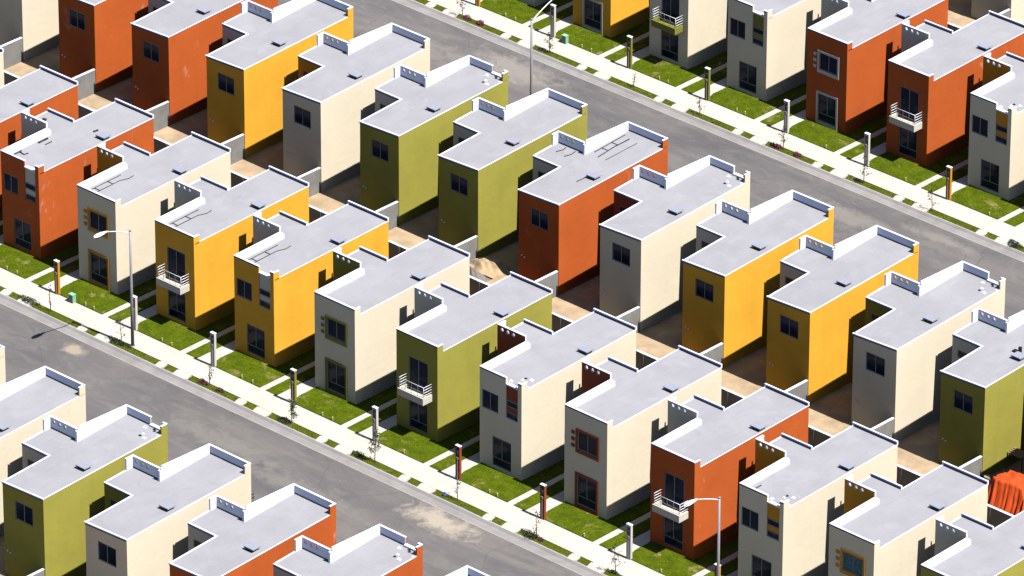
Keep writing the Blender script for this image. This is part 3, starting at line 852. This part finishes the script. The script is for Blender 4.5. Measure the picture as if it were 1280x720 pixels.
# ------------------------------------------------------------------ saplings and shrubs
def sapling(x, y, h, n, spread, leaf, label, seed, group='saplings in the verge strips', low=.25, ls=.10):
    random.seed(seed)
    e = empty('sapling', (x, y, 0), label, 'tree', group)
    mb = MB(); lean = (random.uniform(-.08, .08), random.uniform(-.08, .08))
    top = (lean[0]*h, lean[1]*h, h)
    mb.tube([(0, 0, 0), (lean[0]*h*.4, lean[1]*h*.5, h*.5), top], [.028, .02, .008], 6)
    tips = []
    for k in range(6):
        t = low+(1-low)*(k+.3)/6.3; p = (lean[0]*h*t, lean[1]*h*t, h*t); a = random.uniform(0, 6.28); r = spread*random.uniform(.6, 1.2)*(1.1-t*.5)
        q = (p[0]+math.cos(a)*r, p[1]+math.sin(a)*r, p[2]+r*.7); mb.tube([p, q], [.012, .005], 5); tips += [q, tuple((a_+b_)/2 for a_, b_ in zip(p, q))]
    tips.append(top)
    mesh_obj('trunk', mb.mesh('trunk', [BARK]), e)
    mb = MB()
    for k in range(n):
        c = random.choice(tips); g = spread*.30
        mb.leaf((c[0]+random.gauss(0, g), c[1]+random.gauss(0, g), max(.05, c[2]+random.gauss(0, g))), random.uniform(.6, 1.3)*ls)
    mesh_obj('crown', mb.mesh('crown', [leaf], recalc=False), e)
SA = {1: (1.9, .9, 40, .2, 'bare young sapling in the verge of the slot-windowed orange house'), 2: (1.63, 1.6, 45, .12, 'thin sapling in the verge below the ochre meter post'),
      3: (1.1, 1.5, 60, .3, 'sapling with spare twigs beside the street lamp foot'), 4: (1.79, 1.3, 60, .25, 'thin sapling before the yellow slot house'),
      5: (1.92, 1.35, 420, .24, 'leafy sapling before the olive green meter post'), 6: (1.99, 2.0, 380, .26, 'tall pale leafed sapling before the green balcony house'),
      7: (1.94, 1.5, 60, .26, 'bare twig sapling in front of the dark red meter post'), 8: (1.54, 1.5, 60, .28, 'sapling above the dark shrub in the verge'),
      9: (1.02, 1.7, 90, .3, 'twiggy sapling before the orange balcony house')}
for i, (dx, h, n, sp, lb) in SA.items(): sapling(P*i+dx, -3.72, h, n, sp, LEAFG if i in (5, 6) else LEAFD, lb, 40+i)
SD = {-4: (.73, 1.3, 70, .25, 'thin sapling by the magenta flowers across the far street'), -3: (1.64, 1.2, 160, .22, 'reddish sapling near the far mint green box'), -2: (2.2, .9, 20, .15, 'tiny bare sapling in the far verge'),
      -1: (1.3, 1.0, 60, .2, 'small sapling in the far verge before the green slot panel'), 0: (1.6, 1.5, 110, .22, 'thin sapling before the far orange house'),
      1: (1.6, 1.6, 90, .26, 'slender sapling before the far orange balcony house'), 2: (.6, 1.3, 60, .25, 'sapling before the far ochre meter post')}
for i, (dx, h, n, sp, lb) in SD.items(): sapling(XD+P*i+dx, YD-3.75, h, n, sp, LEAFD, lb, 70+i, 'saplings in the far verge strips')
sapling(43.0, -12.15, 1.9, 420, .30, LEAFD, 'leafy sapling poking up between the two orange bottom row houses', 91)
sapling(49.2, -12.15, 2.6, 420, .30, LEAFG, 'leafy sapling over the bottom edge beside the last roof', 92)
sapling(37.0, -12.15, 1.7, 320, .30, LEAFD, 'dark sapling behind the roof of the cream bottom row house', 93)
sapling(26.4, 29.2, 2.0, 160, .3, LEAFD, 'sapling tip showing over the roof of the cable-strewn orange house', 94)

def shrub(x, y, rx, ry, h, n, mats, label, seed, ls=.07):
    random.seed(seed)
    e = empty('shrub', (x, y, 0), label, 'shrub', 'low shrubs in the verge strips')
    mb = MB()
    for k in range(7):
        a = random.uniform(0, 6.28); mb.tube([(0, 0, 0), (math.cos(a)*rx*.6, math.sin(a)*ry*.6, h*.7)], [.014, .006], 5)
    mesh_obj('stem', mb.mesh('stem', [BARK]), e)
    mb = MB()
    for k in range(n):
        a = random.uniform(0, 6.28); r = math.sqrt(random.random()); z = random.random()
        bx = .2*math.sin(a*3+seed)
        mb.leaf((math.cos(a)*rx*r*(1+bx), math.sin(a)*ry*r*(1+bx), .03+h*z*(1-.5*r)), random.uniform(.6, 1.4)*ls, random.randrange(len(mats)) if len(mats) > 1 else 0)
    mesh_obj('foliage', mb.mesh('foliage', mats, recalc=False), e)
SH = [
 (12.0, -3.78, .75, .22, .35, 700, [LEAFD], 'dark spreading shrub in the verge across from the mint green box'),
 (18.9, -3.75, .8, .2, .28, 600, [LEAFD], 'dark low shrub at the foot of the street lamp'),
 (25.4, -3.80, .35, .15, .28, 260, [LEAFD, FLOWER], 'reddish shrub before the yellow slot house'),
 (26.7, -3.82, .3, .14, .25, 220, [LEAFD, LEAFD, FLOWER], 'small reddish shrub near the verge end by the yellow slot house'),
 (31.5, -3.85, .45, .22, .28, 380, [LEAFD], 'dark shrub under the leafy sapling by the olive meter post'),
 (36.9, -3.8, .4, .2, .3, 320, [LEAFD], 'dark shrub before the green balcony house'),
 (49.2, -3.85, .55, .28, .38, 520, [LEAFD], 'dark bushy shrub with a magenta patch beside it'),
 (49.9, -3.8, .18, .12, .22, 160, [FLOWER, LEAFD], 'magenta flowering shrub beside the dark bushy one'),
 (54.9, -3.7, .3, .15, .2, 160, [LEAFD], 'small dark shrub before the orange balcony house'),
 (5.05, 38.05, .3, .18, .36, 320, [LEAFD, FLOWER], 'dark shrub with red blooms at the top of the far verge'),
 (6.1, 38.05, .28, .18, .36, 320, [FLOWER, FLOWER, LEAFD], 'magenta flowering shrub at the top of the far verge'),
 (29.2, 38.0, .25, .16, .32, 300, [FLOWER, FLOWER, LEAFD], 'magenta flowering shrub before the far orange house, first of two'),
 (28.8, 38.05, .25, .14, .25, 200, [LEAFD], 'dark shrub touching the magenta one in the far verge'),
 (30.65, 38.0, .24, .15, .32, 300, [FLOWER, FLOWER, LEAFD], 'magenta flowering shrub before the far orange house, second of two'),
 (46.5, 38.0, .5, .22, .38, 520, [LEAFD], 'dark green shrub in the far verge at the frame edge'),
 (35.2, 38.0, .35, .15, .2, 200, [LEAFD], 'low dark shrub before the far orange balcony house'),
 (11.0, 38.05, .3, .12, .16, 160, [LEAFD], 'low dark shrub by the far mint green box'),
]
for k, a in enumerate(SH): shrub(*a, seed=100+k)
# blue bags beside the verge
for (x, y, lb) in ((43.05, -3.75, 'small blue bag lying in the verge by the spilled sand'), (46.1, 38.25, 'small blue bag beside the dark shrub of the far verge')):
    mb = MB(); random.seed(int(x)); n = 10
    mb.tube([(0, 0, 0), (0, 0, .05), (0, 0, .14), (.02, 0, .2)], [.09, .14, .10, .03], 9)
    mb.v = [(a+random.uniform(-.02, .02), b+random.uniform(-.02, .02), c) for a, b, c in mb.v]
    tag(mesh_obj('bag', mb.mesh('bag', [BLUE], smooth=True), None, (x, y, 0)), lb, 'bag', 'blue bags')

# ------------------------------------------------------------------ heaps, tarpaulin, building site corner
def heap(name, cx, cy, rx, ry, h, mat, label, seed, rough=.25):
    rnd = np.random.default_rng(seed); n = 34; mb = MB(); g = {}
    ph = rnd.uniform(0, 6.28, 12)
    for i in range(n+1):
        for j in range(n+1):
            u, v = i/n*2-1, j/n*2-1; r = math.hypot(u, v); a = math.atan2(v, u)
            edge = .82+.12*math.sin(3*a+ph[0])+.08*math.sin(5*a+ph[1])
            z = max(0, 1-(r/edge)**1.7)
            z *= 1+rough*(math.sin(u*5+ph[2])*math.sin(v*6+ph[3])+.6*math.sin(u*11+ph[4]+v*3)*math.sin(v*13+ph[5]))
            g[i, j] = len(mb.v); mb.v.append((u*rx, v*ry, h*z-.006+rnd.uniform(0, .02)*(z > 0)))
    for i in range(n):
        for j in range(n): mb.f.append((g[i, j], g[i+1, j], g[i+1, j+1], g[i, j+1])); mb.m.append(0)
    return tag(mesh_obj(name, mb.mesh(name, [mat]), None, (cx, cy, 0)), label, 'heap', 'heaps of building material')
SAND = mat_concrete('sand', (.52, .37, .22), (.26, .19, .13), .9, 2.2, var=.3)
RUB = mat_concrete('grey_rubble', (.22, .19, .18), (.34, .28, .22), .7, 3.0, var=.3)
heap('sand_heap', 27.2, 16.35, 1.45, .95, .46, SAND, 'tan sand heap in the yard beside the cable-strewn orange house', 4)
heap('rubble_heap', 27.2, 14.9, 1.15, .62, .42, RUB, 'grey rubble heap in front of the tan sand heap', 9, .4)
heap('rubble_heap', 62.75, 17.7, .9, .9, .25, RUB, 'dark rubble heap by the wall of the pipe-roofed green house', 12, .4)
# tarpaulin draped over a stack
mb = MB(); n = 60; g = {}; cx, cy = 65.05, 15.9; rnd = np.random.default_rng(5); ph = rnd.uniform(0, 6.28, 8)
for i in range(n+1):
    for j in range(n+1):
        u, v = i/n*2-1, j/n*2-1; r = max(abs(u), abs(v)); a = math.atan2(v, u)
        wx, wy = u+.25*math.sin(v*3+ph[0]), v+.22*math.sin(u*4+ph[1])
        base = 1.5 if r < .5 else 1.5*(1-((r-.5)/.5)**.9)
        crum = (.11*math.sin(wx*9+ph[2])*math.sin(wy*4+ph[3])+.08*math.sin(wx*17+wy*5+ph[4])+.05*math.sin(wx*29-wy*13+ph[5])+.04*math.sin(wy*23+wx*7+ph[6]))
        z = max(.02, base+crum*.28-.30*max(0, -v)*(1-r)+.12*math.sin(u*4+ph[3])*(1-r))
        per = (u if abs(v) >= abs(u) else v)                        # folds hang straight down each side of the stack
        fold = .16*math.sin(per*11+ph[2])+.10*math.sin(per*23+ph[4]+r*2)+.05*math.sin(per*41+ph[5])
        k = max(0, r-.35)/.65
        ox, oy = (0, math.copysign(fold*k, v)) if abs(v) >= abs(u) else (math.copysign(fold*k*1.3, u), 0)
        g[i, j] = len(mb.v); mb.v.append((cx+u*1.75+ox*1.1+.12*math.sin(v*5), cy+v*1.15+oy+.1*math.sin(u*4), z))
for i in range(n):
    for j in range(n): mb.f.append((g[i, j], g[i+1, j], g[i+1, j+1], g[i, j+1])); mb.m.append(0)
o = mesh_obj('tarpaulin', mb.mesh('tarpaulin', [TARP], smooth=True)); tag(o, 'bright orange tarpaulin draped over a stack in the back yard', 'tarpaulin')
mb = MB()
for k in range(4): mb.box(61.9+k*.02, 63.3, 18.5+k*.16, 18.62+k*.16, .9+.02*k, .95+.02*k)
mb.tube([(62.05, 18.55, 0), (62.05, 18.55, 1.75)], .035, 6); mb.tube([(63.2, 18.6, 0), (63.2, 18.6, .92)], .035, 6); mb.tube([(62.1, 19.1, 0), (62.1, 19.1, .92)], .035, 6)
tag(mesh_obj('work_bench', mb.mesh('work_bench', [WOOD])), 'rough timber scaffold bench against the green house wall', 'bench')
e = empty('barrel', (62.75, 16.35, 0), 'black drum with pale contents beside the orange tarpaulin', 'barrel')
mb = MB(); mb.tube([(0, 0, 0), (0, 0, .1), (0, 0, .4), (0, 0, .55)], [.24, .27, .27, .25], 16); mesh_obj('drum', mb.mesh('drum', [DARK], smooth=True), e)
mb = MB(); mb.tube([(0, 0, .545), (0, 0, .56)], .17, 14); mesh_obj('lid', mb.mesh('lid', [SAND]), e)

# ------------------------------------------------------------------ camera, light, sky
cam = bpy.data.cameras.new('camera'); co = bpy.data.objects.new('camera', cam); COL.objects.link(co)
cam.sensor_width = 36; cam.lens = 270.5805; cam.clip_start = 5; cam.clip_end = 3000
r = Vector((.72932924, .68415742, .0027361)).normalized(); u = Vector((-.32108575, .3387487, .88439429)).normalized(); f = Vector((-.60413806, .64589314, -.46673253)).normalized()
mt = Matrix(((r.x, u.x, -f.x, 282.65543), (r.y, u.y, -f.y, -254.86511), (r.z, u.z, -f.z, 195.31704), (0, 0, 0, 1)))
co.matrix_world = mt
SC.camera = co
EL, AZ = 58.2, 3.0
sd = Vector((math.cos(math.radians(EL))*math.cos(math.radians(AZ)), math.cos(math.radians(EL))*math.sin(math.radians(AZ)), math.sin(math.radians(EL))))
sl = bpy.data.lights.new('sun', 'SUN'); so = bpy.data.objects.new('sun', sl); COL.objects.link(so)
sl.energy = 5.0; sl.angle = math.radians(.5); sl.color = (1, .955, .90)
so.rotation_euler = sd.to_track_quat('Z', 'Y').to_euler(); so.location = (30, 0, 80)
w = bpy.data.worlds.new('World'); SC.world = w; w.use_nodes = True
bg = w.node_tree.nodes['Background']; bg.inputs['Strength'].default_value = .05
sky = w.node_tree.nodes.new('ShaderNodeTexSky'); sky.sky_type = 'NISHITA'; sky.sun_disc = False
sky.sun_elevation = math.radians(EL); sky.sun_rotation = math.radians(90-AZ); sky.altitude = 500
w.node_tree.links.new(sky.outputs[0], bg.inputs['Color'])
SC.cycles.diffuse_bounces = 1
SC.view_settings.view_transform = 'Standard'; SC.view_settings.look = 'None'; SC.view_settings.gamma = 1; SC.view_settings.exposure = 2.08
